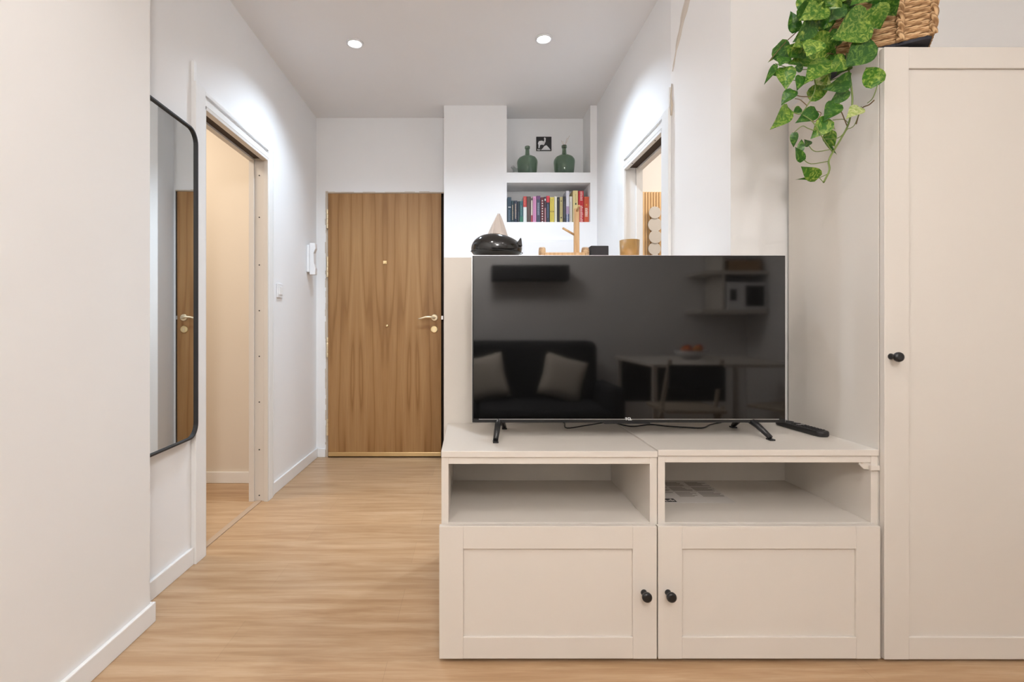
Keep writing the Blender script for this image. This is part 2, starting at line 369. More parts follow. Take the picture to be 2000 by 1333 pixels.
# ------------------------------------------------------------------ entrance door
door = bpy.data.objects.new('door_1', None); COL.objects.link(door); door.location = (-.59, YE, 0)
tag(door, 'wooden oak veneer entrance door at the end of the hall', 'door', kind='structure')
DY = 3.515
LX0, LX1 = -.988, -.198
MB().box((LX0, DY, .034), (LX1, DY+.045, 1.846)).build('door_leaf', 'veneer', door, .002)
MB().box((LX0+.004, DY-.008, .010), (LX1-.002, DY+.02, .038)).build('door_sweep', 'brass', door, .002)
MB().box((DX0, 3.60, 0), (DX1, 3.66, DZ)).box((DX1-.008, YE+.005, 0), (DX1, 3.6, DZ)).box((DX0, YE+.005, 0), (DX0+.007, 3.6, DZ)).box((DX0, YE-.002, 0), (DX1, 3.6, .008)).box((DX0, YE+.005, DZ-.006), (DX1, 3.6, DZ)).build('door_frame', 'dark_gap', door)
for z0, z1 in ((1.60, 1.735), (1.26, 1.405), (.70, .84), (.155, .27)):
    h = MB()
    for k in range(4): h.lathe([(.006, 0), (.0065, .002), (.0065, (z1-z0)/4-.003), (.006, (z1-z0)/4-.001)], (LX0-.004, DY-.002, z0+k*(z1-z0)/4), 'Z', 12)
    h.build('hinge', 'pale_brass', door)
pe = P(752, 513, DY); MB().box((pe.x-.012, DY-.006, pe.z-.011), (pe.x+.012, DY, pe.z+.011)).lathe([(.007, -.009), (.008, 0)], (pe.x, DY-.003, pe.z), 'Y', 16).build('peephole', 'brass', door, .001)
pe = P(756, 637, DY); MB().lathe([(.003, -.006), (.008, -.004), (.009, 0)], (pe.x, DY, pe.z), 'Y', 16).build('door_button', 'brass', door)
hc = P(848.5, 621, DY)
hd = MB().lathe([(.018, -.010), (.023, -.008), (.024, 0)], hc, 'Y', 28).tube([hc+Vector((0, -.005, 0)), hc+Vector((0, -.03, 0)), hc+Vector((-.004, -.043, .001)), hc+Vector((-.03, -.046, .004)), hc+Vector((-.06, -.044, .003)), hc+Vector((-.085, -.043, -.004)), hc+Vector((-.108, -.044, -.009))], [.009, .009, .009, .008, .007, .006, .004], 12)
hd.build('door_handle', 'pale_brass', door, 0)
hc = P(848, 643.5, DY)
es = MB().lathe([(.021, -.008), (.025, -.005), (.026, 0)], hc, 'Y', 28).build('escutcheon', 'brass', door)
MB().box((hc.x-.004, DY-.012, hc.z-.013), (hc.x+.004, DY-.008, hc.z+.009)).build('keyhole', 'pale_brass', es)
MB().box((LX1, DY+.01, .965), (LX1+.012, DY+.03, .99)).build('latch', 'silver', door)
# rough plaster edge round the frame
mb = MB(); z = 0.0; random.seed(3)
while z < DZ+.01:
    hh = random.uniform(.015, .05); mb.box((DX0-.006-random.random()*.007, YE-.0025, z), (DX0+.008, YE+.01, min(z+hh, DZ+.012))); z += hh
x = DX0
while x < DX1: 
    ww_ = random.uniform(.03, .09); mb.box((x, YE-.002, DZ-.002), (min(x+ww_, DX1), YE+.01, DZ+.005+random.random()*.005)); x += ww_
mb.build('plaster_edge', 'plaster', door)

# ------------------------------------------------------------------ ceiling spots
def spot_fixture(x, y, glow, label, group=None):
    t_ = thing('recessed_ceiling_light', (x, y, CEIL-.012), label, 'ceiling light', group)
    MB().lathe([(.044, CEIL-.0005), (.043, CEIL-.007), (.034, CEIL-.007), (.031, CEIL-.001)], (x, y, 0), 'Z', 36).build('trim_ring', 'white_plastic', t_)
    MB().lathe([(.0305, CEIL-.0015), (.0305, CEIL-.004)], (x, y, 0), 'Z', 36).build('diffuser', glow, t_)
spot_fixture(*HALL[0], 'emit', 'recessed round ceiling spotlight over the hall, left of the pair')
spot_fixture(*HALL[1], 'emit', 'recessed round ceiling spotlight over the hall, right of the pair')

# ------------------------------------------------------------------ wall mirror
mt = thing('wall_mirror', (XL+.006, 1.945, .49), 'tall wall mirror with thin black rounded frame left of the doorway', 'mirror')
MY0, MY1, MZ0, MZ1, MRr = 1.578, 1.945, .492, 1.672, .055
def rrect(y0, y1, z0, z1, r, n=8):
    o = []
    for cy_, cz_, a0 in ((y1-r, z1-r, 0), (y0+r, z1-r, 90), (y0+r, z0+r, 180), (y1-r, z0+r, 270)):
        for k in range(n+1):
            a = math.radians(a0+90*k/n); o.append((cy_+r*math.cos(a), cz_+r*math.sin(a)))
    return o
out = rrect(MY0, MY1, MZ0, MZ1, MRr); inn = rrect(MY0+.006, MY1-.006, MZ0+.006, MZ1-.006, MRr-.006)
mb = MB(); x0_, x1_ = XL+.004, XL+.026
ring = [[mb.bm.verts.new((xx, u, v_)) for u, v_ in pl] for xx, pl in ((x0_, out), (x1_, out), (x1_, inn), (x0_, inn))]
n_ = len(out)
for a_ in range(4):
    r1, r2 = ring[a_], ring[(a_+1) % 4]
    for k in range(n_): mb.bm.faces.new((r1[k], r1[(k+1)%n_], r2[(k+1)%n_], r2[k]))
mb.build('frame', 'black_matte', mt)
mb = MB().prism(rrect(MY0+.005, MY1-.005, MZ0+.005, MZ1-.005, MRr-.006), XL+.010, XL+.018, 'YZ'); mb.build('mirror_glass', 'mirror', mt)

mt.rotation_euler = (0, 0, .031)
# ------------------------------------------------------------------ light switch and intercom
ys = 2.80; yc = (ys+2.885)/2
t_ = thing('light_switch', (XL, yc, 1.13), 'white light switch on the hall wall beside the left doorway', 'light switch')
z0 = CZ-(582-CY)*2.84/F; z1 = CZ-(555-CY)*2.84/F
MB().box((XL+.0005, 2.795, z0), (XL+.010, 2.875, z1)).build('plate', 'white_plastic', t_, .002)
MB().box((XL+.009, 2.812, z0+.016), (XL+.014, 2.858, z1-.016)).build('rocker', 'trim', t_, .002)
t_ = thing('door_intercom', (XL, 3.37, 1.26), 'white intercom handset on the hall wall next to the entrance door', 'intercom')
MB().box((XL+.0005, 3.31, 1.275), (XL+.018, 3.40, 1.455)).build('base_plate', 'white_plastic', t_, .004)
hs = MB().prism([(XL+.018, 1.258), (XL+.056, 1.258), (XL+.058, 1.30), (XL+.048, 1.33), (XL+.046, 1.40), (XL+.058, 1.43), (XL+.056, 1.468), (XL+.018, 1.468)], 3.318, 3.362, 'XZ')
hs.build('handset', 'white_plastic', t_, .004)
MB().box((XL+.018, 3.37, 1.40), (XL+.026, 3.385, 1.42)).build('button', 'black_matte', t_, .001)

# ------------------------------------------------------------------ TV cabinets
def knob(parent, x, z, yf, s=1.0):
    return MB().lathe([(.0085*s, 0), (.0075*s, -.004), (.005*s, -.008), (.005*s, -.014), (.009*s, -.017), (.013*s, -.022), (.0135*s, -.026), (.012*s, -.030), (.008*s, -.032)], (x, yf, z), 'Y', 26).build('knob', 'black', parent)
def shaker(parent, name, x0, x1, z0, z1, yb, th, st, rt, rb, kn):
    yf = yb-th
    mb = MB().box((x0, yf, z0), (x0+st, yb, z1)).box((x1-st, yf, z0), (x1, yb, z1))
    e = .0006
    mb.box((x0+st-.0001, yf+e, z0), (x1-st+.0001, yb, z0+rb)).box((x0+st-.0001, yf+e, z1-rt), (x1-st+.0001, yb, z1))
    mb.box((x0+st-.0005, yf+.007, z0+rb-.0005), (x1-st+.0005, yb-.002, z1-rt+.0005))
    d_ = mb.build(name, 'cab', parent, .0009, 1)
    knob(d_, kn[0], kn[1], yf); return d_
YF, YK = 1.389, 1.783
def tv_unit(x0, x1, zt, label, door_x, kn, leftgap):
    t_ = thing('tv_cabinet', ((x0+x1)/2, 1.58, 0), label, 'cabinet', 'white cabinets under the television')
    MB().box((x0, YF+.002, 0.012), (x0+.020, YK, zt-.017)).build('side_panel', 'cab', t_, .0008)
    MB().box((x1-.020, YF+.002, 0.012), (x1, YK, zt-.017)).build('side_panel', 'cab', t_, .0008)
    MB().box((x0+.020, YK-.012, .03), (x1-.020, YK-.004, zt-.02)).build('back_panel', 'cab', t_)
    MB().box((x0+.020, YF+.004, .358), (x1-.020, YK-.012, .376)).build('shelf', 'cab', t_, .0006)
    MB().box((x0+.020, YF+.004, .012), (x1-.020, YK-.012, .030)).build('bottom_panel', 'cab', t_, .0006)
    MB().box((x0+.020, YF+.003, zt-.036), (x1-.020, YF+.021, zt-.017)).build('front_rail', 'cab', t_, .0006)
    MB().box((x0-.0005, YF-.001, zt-.017), (x1+.0005, YK+.004, zt)).build('worktop', 'cab', t_, .0012)
    for xx in (x0+.04, x1-.04):
        for yy in (YF+.06, YK-.06): MB().lathe([(.014, 0), (.014, .012)], (xx, yy, 0), 'Z', 12).build('foot', 'black_matte', t_)
    shaker(t_, 'door', door_x[0], door_x[1], .012, .3735, YF-.0015, .0165, .0655, .062, .059, kn)
    return t_
u1 = tv_unit(-.0777, .5185, .574, 'white cabinet under the left half of the television, empty open shelf above the door', (-.0825, .5105), ((1264-CX)*1.345/F, CZ-(1168-CY)*1.345/F), 0)
u2 = tv_unit(.5205, 1.1295, .578, 'white cabinet under the right half of the television, leaflet in its open shelf', (.5140, 1.1195), ((1312-CX)*1.345/F, CZ-(1168-CY)*1.345/F), 0)
mb = MB().prism([(1.1110, .548), (1.0800, .548), (1.0800, .536), (1.0930, .523), (1.1110, .521)], YF+.006, YF+.012, 'XZ').box((1.105, YF-.004, .521), (1.1297, YF+.003, .535))
br_ = mb.build('hinge_bracket', 'cab', u2, .0008)
MB().lathe([(.0028, -.002), (.003, 0)], (1.087, YF+.006, .541), 'Y', 12).build('screw', 'plaster', br_)

# tall cabinet
tc_ = thing('tall_cabinet', (1.43, 1.58, 0), 'tall white cabinet with panelled door right of the television', 'cabinet')
TX0, TX1 = 1.1305, 1.7305
for x0, x1 in ((TX0, TX0+.018), (TX1-.018, TX1)): MB().box((x0, YF+.002, 0.0), (x1, YK, 1.690)).build('side_panel', 'cab', tc_, .0008)
MB().box((TX0+.018, YF+.004, 1.672), (TX1-.018, YK, 1.690)).build('top_panel', 'cab', tc_, .0006)
MB().box((TX0+.018, YK-.01, .02), (TX1-.018, YK-.004, 1.672)).build('back_panel', 'cab', tc_)
MB().box((TX0+.018, YF+.004, .0), (TX1-.018, YK-.01, .03)).build('bottom_panel', 'cab', tc_)
shaker(tc_, 'door', 1.1310, 1.7300, .010, 1.681, YF-.001, .0165, .067, .058, .060, ((1758-CX)*1.342/F, CZ-(698-CY)*1.342/F))

# ------------------------------------------------------------------ television
tvD = 1.558
TVX0, TVX1 = (922.5-CX)*tvD/F, (1534-CX)*tvD/F
tz0, tz1 = CZ-(826-CY)*tvD/F, CZ-(499.5-CY)*tvD/F
tv = thing('television', ((TVX0+TVX1)/2, tvD+.02, .574), 'large flat black television on the white cabinets', 'television')
mb = MB().box((TVX0, tvD, tz0), (TVX1, tvD+.012, tz1)); mb.build('bezel', 'black', tv, .0012)
mb = MB().box((TVX0+.004, tvD-.0012, tz0+.0125), (TVX1-.003, tvD+.001, tz1-.0025)); mb.build('screen', 'screen', tv)
MB().box((TVX0-.0012, tvD+.002, tz0+.002), (TVX0-.0001, tvD+.012, tz1+.001)).box((TVX1+.0001, tvD+.002, tz0+.002), (TVX1+.0014, tvD+.012, tz1+.001)).box((TVX0, tvD+.002, tz1), (TVX1, tvD+.012, tz1+.0012)).build('silver_edge', 'silver', tv)
MB().box((TVX0+.02, tvD+.012, tz0+.03), (TVX1-.02, tvD+.035, tz1-.02)).box((TVX0+.10, tvD+.035, tz0+.04), (TVX1-.10, tvD+.075, tz0+.30)).build('back_housing', 'black_matte', tv, .006)
MB().box((TVX0+.02, tvD-.0008, tz0+.0095), (TVX1-.02, tvD, tz0+.0115)).build('bezel_line', 'silver', tv)
lg = P(1227, 818.8, tvD)
text_mesh('brand_lettering', 'TCL', .0115, (lg.x, tvD-.0022, lg.z), (PI/2, 0, 0), 'white_plastic', tv)
MB().box((P(1180, 0, tvD).x, tvD+.001, tz0-.004), (P(1270, 0, tvD).x, tvD+.014, tz0)).lathe([(.001, -.001), (.0015, .001)], (P(1225, 0, tvD).x, tvD+.001, tz0-.002), 'Y', 8).build('sensor_bar', 'black', tv, .0006)
def tvfoot(ax, fx, bx, zt, yf, yb):
    mb = MB(); ya = tvD+.03
    for (x, y) in ((fx, yf), (bx, yb)):
        top = Vector((ax, ya + (-.006 if y < ya else .006), tz0+.012)); bot = Vector((x, y, zt+.0075))
        mid = top.lerp(bot, .5)+Vector((0, 0, .004))
        mb.tube([top, mid, bot], [.0115, .0095, .0075], 8)
        mb.obox(bot-Vector((0, 0, .005)), (.016, .022, .004), (0, 0, 0))
    mb.box((ax-.01, ya-.02, tz0-.002), (ax+.01, ya+.02, tz0+.02))
    return mb.build('foot', 'black', tv, 0)
tvfoot(P(976, 0, tvD).x, P(968, 0, 1.492).x, P(985, 0, 1.69).x, .574, 1.492, 1.69)
tvfoot(P(1466, 0, tvD).x, P(1505, 0, 1.505).x, P(1432, 0, 1.69).x, .578, 1.505, 1.69)
# cable lying behind the television
def at_top(px_, py_, z=.578): 
    D = (CZ-z)*F/(py_-CY); return Vector(((px_-CX)*D/F, D, z))
cpts = [at_top(1098, 824), at_top(1103, 829), at_top(1108, 838), at_top(1150, 832), at_top(1190, 826), at_top(1232, 834.5), at_top(1270, 831), at_top(1300, 834), at_top(1340, 836.5), at_top(1372, 837.5), at_top(1388, 831), at_top(1402, 824)]
def smooth_path(pts, n=6):
    o = []
    for i in range(len(pts)-1):
        p0, p1, p2, p3 = pts[max(i-1, 0)], pts[i], pts[i+1], pts[min(i+2, len(pts)-1)]
        for k in range(n):
            t = k/n; o.append(.5*((2*p1)+(-p0+p2)*t+(2*p0-5*p1+4*p2-p3)*t*t+(-p0+3*p1-3*p2+p3)*t**3))
    return o+[pts[-1]]
cb = MB().tube(smooth_path([Vector((p.x, min(p.y, 1.772), p.z+.0022)) for p in cpts]), .0022, 8).build('power_cable', 'black')
tag(cb, 'thin black cable lying on the cabinets behind the television', 'cable')

# remote control
ra, rb_ = at_top(1546, 831), at_top(1606, 855)
rm = thing('remote_control', (1.083, 1.645, .578), 'black remote control at the right end of the cabinet top', 'remote control')
mb = MB().prism(rrect(-.021, .021, -.105, .105, .018, 6), .0005, .018, 'XY')
bd = mb.build('body', 'black', rm, .005, 3)
bm_ = MB()
for k in range(9):
    for c_ in (-.011, 0, .011): bm_.box((c_-.0035, -.085+k*.013, .0175), (c_+.0035, -.078+k*.013, .0195))
bt = bm_.build('buttons', 'black_matte', rm)
MB().lathe([(.014, .0175), (.014, .0195), (.009, .0198)], (0, .055, 0), 'Z', 24).build('dial', 'black_matte', rm)
MB().box((-.012, -.004, .018), (.010, .006, .0200)).build('label_plate', 'silver', rm)
for c_ in rm.children:
    for vtx in c_.data.vertices: vtx.co += rm.location
rm.rotation_euler = (0, 0, math.radians(4))

# leaflet on the right shelf
lf = thing('leaflet', (.70, 1.64, .376), 'printed paper leaflet lying in the right open shelf', 'leaflet')
z = .3765
A = [(1300, 943), (1378, 943), (1428, 977), (1297, 986)]
def at_z(px_, py_, z): D = (CZ-z)*F/(py_-CY); return Vector(((px_-CX)*D/F, D, z))
lx0, lx1, ly0, ly1 = .582, .818, 1.545, 1.755
MB().box((lx0, ly0, z), (lx1, ly1, z+.0006)).build('sheet', 'paper', lf)
mb = MB(); random.seed(5)
for colx in range(3):
    x0 = lx0+.012+colx*.075
    for r_ in range(17):
        y = ly1-.014-r_*.0088
        if r_ in (5, 11) or (colx == 0 and r_ > 12): continue
        mb.box((x0, y, z+.0006), (x0+random.uniform(.045, .07), y+.0045, z+.0009))
mb.build('print', 'ink', lf)
mb = MB().box((lx0+.012, ly0+.006, z+.0006), (lx0+.058, ly0+.036, z+.0009)); pc = mb.build('picture', 'black_matte', lf)
mb = MB()
for k in range(7): mb.box((lx0+.014+k*.006, ly0+.009+random.random()*.008, z+.0009), (lx0+.018+k*.006, ly0+.018+random.random()*.016, z+.0011))
mb.build('picture_highlight', 'paper', pc)

# ------------------------------------------------------------------ books in the lower niche
BZ = 1.6080; sc = 190/2000.0
def book(a, b_, top, col, label, bands=(), slant=0, depth=.13):
    D = YN+.035; x0, x1 = (980+a*sc-CX)*D/F, (980+b_*sc-CX)*D/F
    h = CZ-(350+top*sc-CY)*D/F-BZ; xc = (x0+x1)/2; t2 = (x1-x0)/2-.0006; yb = D+depth
    t_ = thing('book', (xc, D, BZ), label, 'book', 'books in the wall niche')
    m_ = mat('cover', col, .5)
    lean = slant
    L_ = .0015
    mb = MB().box((-t2, 0, 0), (t2, L_*1.5, h)).box((-t2, 0, 0), (-t2+L_, depth, h)).box((t2-L_, 0, 0), (t2, depth, h)); mb.bm.transform(Matrix.Translation((xc, D, BZ)))
    cv = mb.build('cover', m_, t_, .0012)
    mb = MB().box((-t2+L_, L_, .003), (t2-L_, depth-.004, h-.004)); mb.bm.transform(Matrix.Translation((xc, D, BZ))); mb.build('pages', 'paper', t_)
    for (f0, f1, w0, w1, c) in bands:
        mb = MB()
        if c[0] == 't':
            cc_ = c[1]; k = f0
            while k < f1:
                mb.box((xc-t2*.1+t2*w0, D-.0004, BZ+h*k), (xc-t2*.1+t2*w1*random.uniform(.6, 1), D, BZ+h*(k+.022))); k += .042
        else: cc_ = c; mb.box((xc+t2*w0, D-.0003, BZ+h*f0), (xc+t2*w1, D+.0001, BZ+h*f1))
        mb.build('title' if c[0] == 't' else 'band', mat('print', cc_, .5), t_)
    t_.rotation_euler = (0, lean, 0)
    if lean: t_.location.z += t2*abs(math.sin(lean))
    return t_
W_ = (.7, .7, .68); BE = (.55, .42, .30)
sl = -math.radians(1.6)
book(112, 198, 372, (.020, .050, .075), 'dark teal book with a white stripe, leftmost on the niche shelf', [(.60, .63, -.5, .8, W_), (.1, .5, -.3, .5, ('t', (.15, .22, .27)))], 0)
book(199, 252, 442, (.013, .040, .050), 'dark green book with beige lettering, second from the niche left end', [(.15, .8, -.3, .5, ('t', BE))])
book(253, 322, 442, (.012, .022, .045), 'navy book with tan lettering beside a thin black book', [(.2, .85, -.4, .4, ('t', BE))])
book(324, 368, 455, (.010, .022, .030), 'thin black book left of the teal and green book', [(.1, .5, -.3, .3, ('t', (.1, .13, .15)))])
book(369, 440, 452, (.025, .10, .12), 'teal book with a green lower spine', [(0, .3, -1, 1, (.03, .16, .10)), (.35, .8, -.3, .3, ('t', (.15, .3, .25)))])
book(441, 515, 356, (.68, .70, .68), 'white book with a red top band', [(.60, 1, -1, 1, (.45, .03, .03)), (.68, .95, -.3, .3, ('t', (.7, .25, .15)))])
book(516, 598, 356, (.085, .055, .045), 'dark brown book beside the white and red one', [(.3, .8, -.3, .2, ('t', (.16, .08, .07)))])
book(599, 637, 372, (.62, .52, .45), 'thin cream book left of the pink one', [(0, .3, -1, 1, (.35, .05, .07)), (.88, .96, -.8, .8, (.05, .03, .03))])
book(638, 712, 356, (.60, .26, .44), 'pink paperback book between cream and slate books', [(.1, .9, -.4, .3, ('t', (.45, .14, .3)))])
book(713, 798, 346, (.055, .060, .095), 'slate blue book with purple top right of the pink book', [(.87, 1, -1, 1, (.14, .05, .15)), (.3, .75, -.4, .5, ('t', (.35, .38, .45)))])
book(799, 868, 372, (.12, .018, .022), 'dark red book with a column of white dots', [(.04+.1*k, .08+.1*k, -.3, .4, W_) for k in range(9)])
book(869, 916, 366, (.055, .025, .040), 'narrow dark plum book with a white emblem and pink lower spine', [(.85, .93, -.6, .6, W_), (0, .58, -.5, .7, (.45, .2, .22))])
book(917, 986, 346, (.028, .032, .055), 'dark book with a bright red top left of the yellow book', [(.76, 1, -1, 1, (.55, .03, .045)), (.2, .7, -.3, .3, ('t', (.12, .2, .3)))])
book(990, 1080, 372, (.66, .53, .085), 'yellow book with a darker band', [(.42, .47, -1, 1, (.35, .26, .04)), (.1, .9, -.3, .4, ('t', (.42, .33, .04)))])
book(1082, 1136, 356, (.72, .68, .52), 'cream book just right of the yellow book', [(.1, .6, -.2, .3, ('t', (.5, .45, .3)))])
book(1137, 1188, 372, (.020, .020, .022), 'black book between cream and khaki books', [(.86, .94, -.4, .4, (.1, .1, .1))])
book(1189, 1256, 366, (.46, .38, .17), 'khaki book with small black emblems', [(.82, .86, -.3, .3, (.04, .03, .02)), (.18, .23, -.4, .4, (.04, .03, .02)), (.3, .75, -.2, .2, ('t', (.2, .15, .05)))])
book(1257, 1316, 356, (.030, .030, .036), 'charcoal book left of the tall white and purple book', [(.2, .8, -.2, .4, ('t', (.12, .12, .14)))])
book(1320, 1388, 242, (.62, .60, .64), 'tall book fading from white to purple and navy', [(.28, .52, -1, 1, (.36, .26, .38)), (0, .28, -1, 1, (.03, .04, .12)), (.04, .26, -.6, .6, ('t', (.5, .55, .6)))])
book(1390, 1452, 356, (.62, .58, .50), 'short cream book right of the tall purple book', [(.1, .8, -.3, .2, ('t', (.35, .3, .25)))])
book(1460, 1568, 236, (.70, .56, .26), 'tallest pale yellow book with a small dark emblem', [(.56, .62, -.1, .4, (.03, .06, .02)), (.65, .9, -.1, .4, ('t', (.5, .38, .15)))])
book(1572, 1686, 242, (.50, .018, .025), 'tall red book with white lettering', [(.70, .97, -.2, .8, ('t', (.75, .55, .5))), (.05, .55, -.2, .8, ('t', (.75, .55, .5)))])
book(1690, 1795, 362, (.55, .085, .030), 'short orange red book, rightmost on the niche shelf', [(.25, .55, -.5, .7, ('t', (.8, .7, .6))), (.66, .72, -.2, .2, (.7, .4, .1))])

# ------------------------------------------------------------------ bottles and picture in the upper niche
def demijohn(cx, ztop, r, label, name='glass_demijohn'):
    D = YN+.085; x = (cx-CX)*D/F; zb = 1.9362; H = CZ-(ztop-CY)*D/F-zb
    t_ = thing(name, (x, D, zb), label, 'bottle', 'green glass bottles in the upper niche')
    o = [(r*.80, .001), (r*.86, .006), (r*.93, H*.2), (r, H*.44), (r*.97, H*.52), (r*.82, H*.60), (r*.45, H*.67), (r*.25, H*.70), (r*.20, H*.76), (r*.19, H*.92)]
    i = [(max(a-.0022, .001), h) for a, h in o]; i[0] = (i[0][0], .006)
    mb = MB().lathe(o+[(r*.19, H*.93)]+[(i[-1][0], H*.93)]+i[::-1], (x, D, zb), 'Z', 40); b_ = mb.build('glass_body', 'glass', t_)
    MB().lathe([(r*.20, H*.91), (r*.255, H*.92), (r*.255, H*.985), (r*.20, H), (r*.15, H), (r*.15, H*.91)], (x, D, zb), 'Z', 28).build('lip', 'glass', t_)
    return t_, x, D, zb, H
demijohn(1030, 286, .0705, 'green glass demijohn with a pale collar, left in the upper niche')
t_, x, D, zb, H = demijohn(1102, 284, .0720, 'green glass demijohn with dry twigs in its neck, right in the upper niche')
tw = MB()
for a, b_ in ((.02, .05), (-.02, .035), (.035, .065), (-.008, .03)):
    tw.tube([(x, D, zb+H*.72), (x+a*.2, D+.003, zb+H), (x+a, D, zb+H+b_)], .0008, 5)
tag(tw.build('dry_twigs', 'log'), 'thin dry twigs standing in the right glass demijohn', 'twigs')
D = YN+.10; c = P(1006, 331, D)
t_ = thing('small_glass_bottle', (c.x, D, 1.9365), 'small clear glass bottle leaning beside the left demijohn', 'bottle')
dr = Vector((-.62, 0, .78)); base = Vector((c.x+.020, D, 1.958))
prof = [(.0, .018), (.03, .019), (.04, .012), (.052, .010), (.06, .010)]
MB().tube([base+dr*h-Vector((0, 0, 0)) for h, r in prof], [r for h, r in prof], 18).build('glass_body', 'glass_clear', t_)
MB().tube([base+dr*.052, base+dr*.064], .012, 16).build('cap', 'silver', t_)
# small black-and-white picture tile
pa, pb = P(1047.5, 295, 3.541), P(1077, 267.5, 3.541)
t_ = thing('picture_tile', ((pa.x+pb.x)/2, 3.54, pa.z), 'small square black and white animal picture on the niche back wall', 'picture')
MB().box((pa.x, 3.537, pa.z), (pb.x, 3.5445, pb.z)).build('panel', 'black_matte', t_, .001)
mb = MB(); cx_, cz_ = (pa.x+pb.x)/2, (pa.z+pb.z)/2; s_ = (pb.x-pa.x)
def blob(pts): mb.prism([(cx_+u*s_, cz_+v_*s_) for u, v_ in pts], 3.5362, 3.5372, 'XZ')
blob([(-.40, .02), (-.34, .16), (-.15, .20), (.02, .14), (.06, .0), (-.02, -.1), (-.14, -.06), (-.26, -.1), (-.30, -.3), (-.36, -.3), (-.36, -.08)])
blob([(.02, .02), (.10, .10), (.12, .36), (.04, .42), (-.01, .36), (.02, .30), (.0, .12)])
blob([(-.08, -.30), (.02, -.16), (.16, -.10), (.30, -.24), (.44, -.42), (-.2, -.42)])
blob([(-.42, -.34), (-.34, -.40), (-.24, -.36), (-.26, -.44), (-.44, -.44)])
mb.build('white_figure', 'white_plastic', t_)
# flat white panel cover on the niche wall
a, b_ = P(1020, 560, YN), P(1131, 469, YN)
t_ = thing('wall_panel_cover', ((a.x+b_.x)/2, YN, a.z), 'flat white utility panel cover on the wall under the book niche', 'panel cover')
MB().box((a.x, YN-.010, a.z), (b_.x, YN-.0005, b_.z)).build('cover', 'white_plastic', t_, .002)
MB().box((a.x+.012, YN-.013, a.z+.01), (b_.x-.012, YN-.010, b_.z-.012)).build('hatch', 'white_plastic', t_, .001)

# ------------------------------------------------------------------ things on the partition
PZ = 1.164
# black cat-shaped tissue holder
ct = thing('cat_tissue_holder', ((970-CX)*1.9/F, 1.9, PZ), 'glossy black cat-shaped tissue holder on the partition above the television', 'tissue holder')
cx_ = (970-CX)*1.9/F
mb = MB(); nu, nv = 40, 20; rows = []
for j in range(nv+1):
    v_ = j/nv; row = []
    for i in range(nu):
        a = 2*PI*i/nu; cu, su = math.cos(a), math.sin(a)
        ph = -PI/2*.86+v_*(PI/2*.86+PI/2)
        rr = max(math.cos(ph), 0)**.72 if v_ < 1 else 0.002
        z_ = math.sin(ph)
        xx = cu*.096*rr; yy = su*.070*rr
        hx = .060-.0*cu
        zz = .048+z_*(.052 if z_ > 0 else .049)
        u_ = xx/.096
        if z_ > 0: zz = .048+z_*(.056*(1-.33*max(0, u_+.1)**1.2)*(1-.10*max(0, -u_-.55)))
        row.append(mb.bm.verts.new((cx_+xx, 1.9+yy, PZ+max(zz, .0015))))
    rows.append(row)
for j in range(nv):
    for i in range(nu): f = mb.bm.faces.new((rows[j][i], rows[j][(i+1)%nu], rows[j+1][(i+1)%nu], rows[j+1][i])); f.smooth = True
mb.bm.faces.new(rows[0][::-1]); mb.bm.faces.new(rows[-1])
mb.build('body', 'cer', ct)
for dx, yy, sc_ in ((.083, 1.868, 1.0), (.080, 1.915, .9)):
    mb = MB(); bp = Vector((cx_+dx, yy, PZ+.058)); 
    q = [bp+Vector(k)*sc_ for k in ((-.014, -.006, 0), (.010, -.007, -.008), (.008, .009, -.008), (-.012, .009, 0))]; tp = bp+Vector((.007, .001, .031))*sc_
    vs = [mb.bm.verts.new(k) for k in q]; tv_ = mb.bm.verts.new(tp)
    mb.bm.faces.new(vs); [mb.bm.faces.new((vs[k], vs[(k+1)%4], tv_)) for k in range(4)]
    mb.build('ear', 'cer', ct, .002)
MB().tube([Vector((cx_+.0972*math.cos(a), 1.9+.0712*math.sin(a), PZ+.034-.004*math.cos(a))) for a in [2*PI*k/48 for k in range(49)]], .0013, 6, cap=False).build('seam', 'black_matte', ct)
# tissue sheet rising from the holder
mb = MB(); rows = []; random.seed(11)
x_t = (973-CX)*1.92/F
for j in range(9):
    v_ = j/8; zz = PZ+.094+v_*.088; wd = .037*(1-v_)**.85+.004
    rows.append([mb.bm.verts.new((x_t-.004+ .006*v_ + wd*math.cos(a)*(1+.12*math.sin(3*a)), 1.92+wd*.55*math.sin(a)*(1+.4*math.sin(5*a+v_*3)), zz+.004*math.sin(2*a))) for a in [2*PI*k/28 for k in range(28)]])
for j in range(8):
    for i in range(28): f = mb.bm.faces.new((rows[j][i], rows[j][(i+1)%28], rows[j+1][(i+1)%28], rows[j+1][i])); f.smooth = True
ts = mb.build('tissue', 'tissue'); sd = ts.modifiers.new('s', 'SOLIDIFY'); sd.thickness = .0006
tag(ts, 'crumpled pale beige tissue sticking up out of the black cat holder', 'tissue')

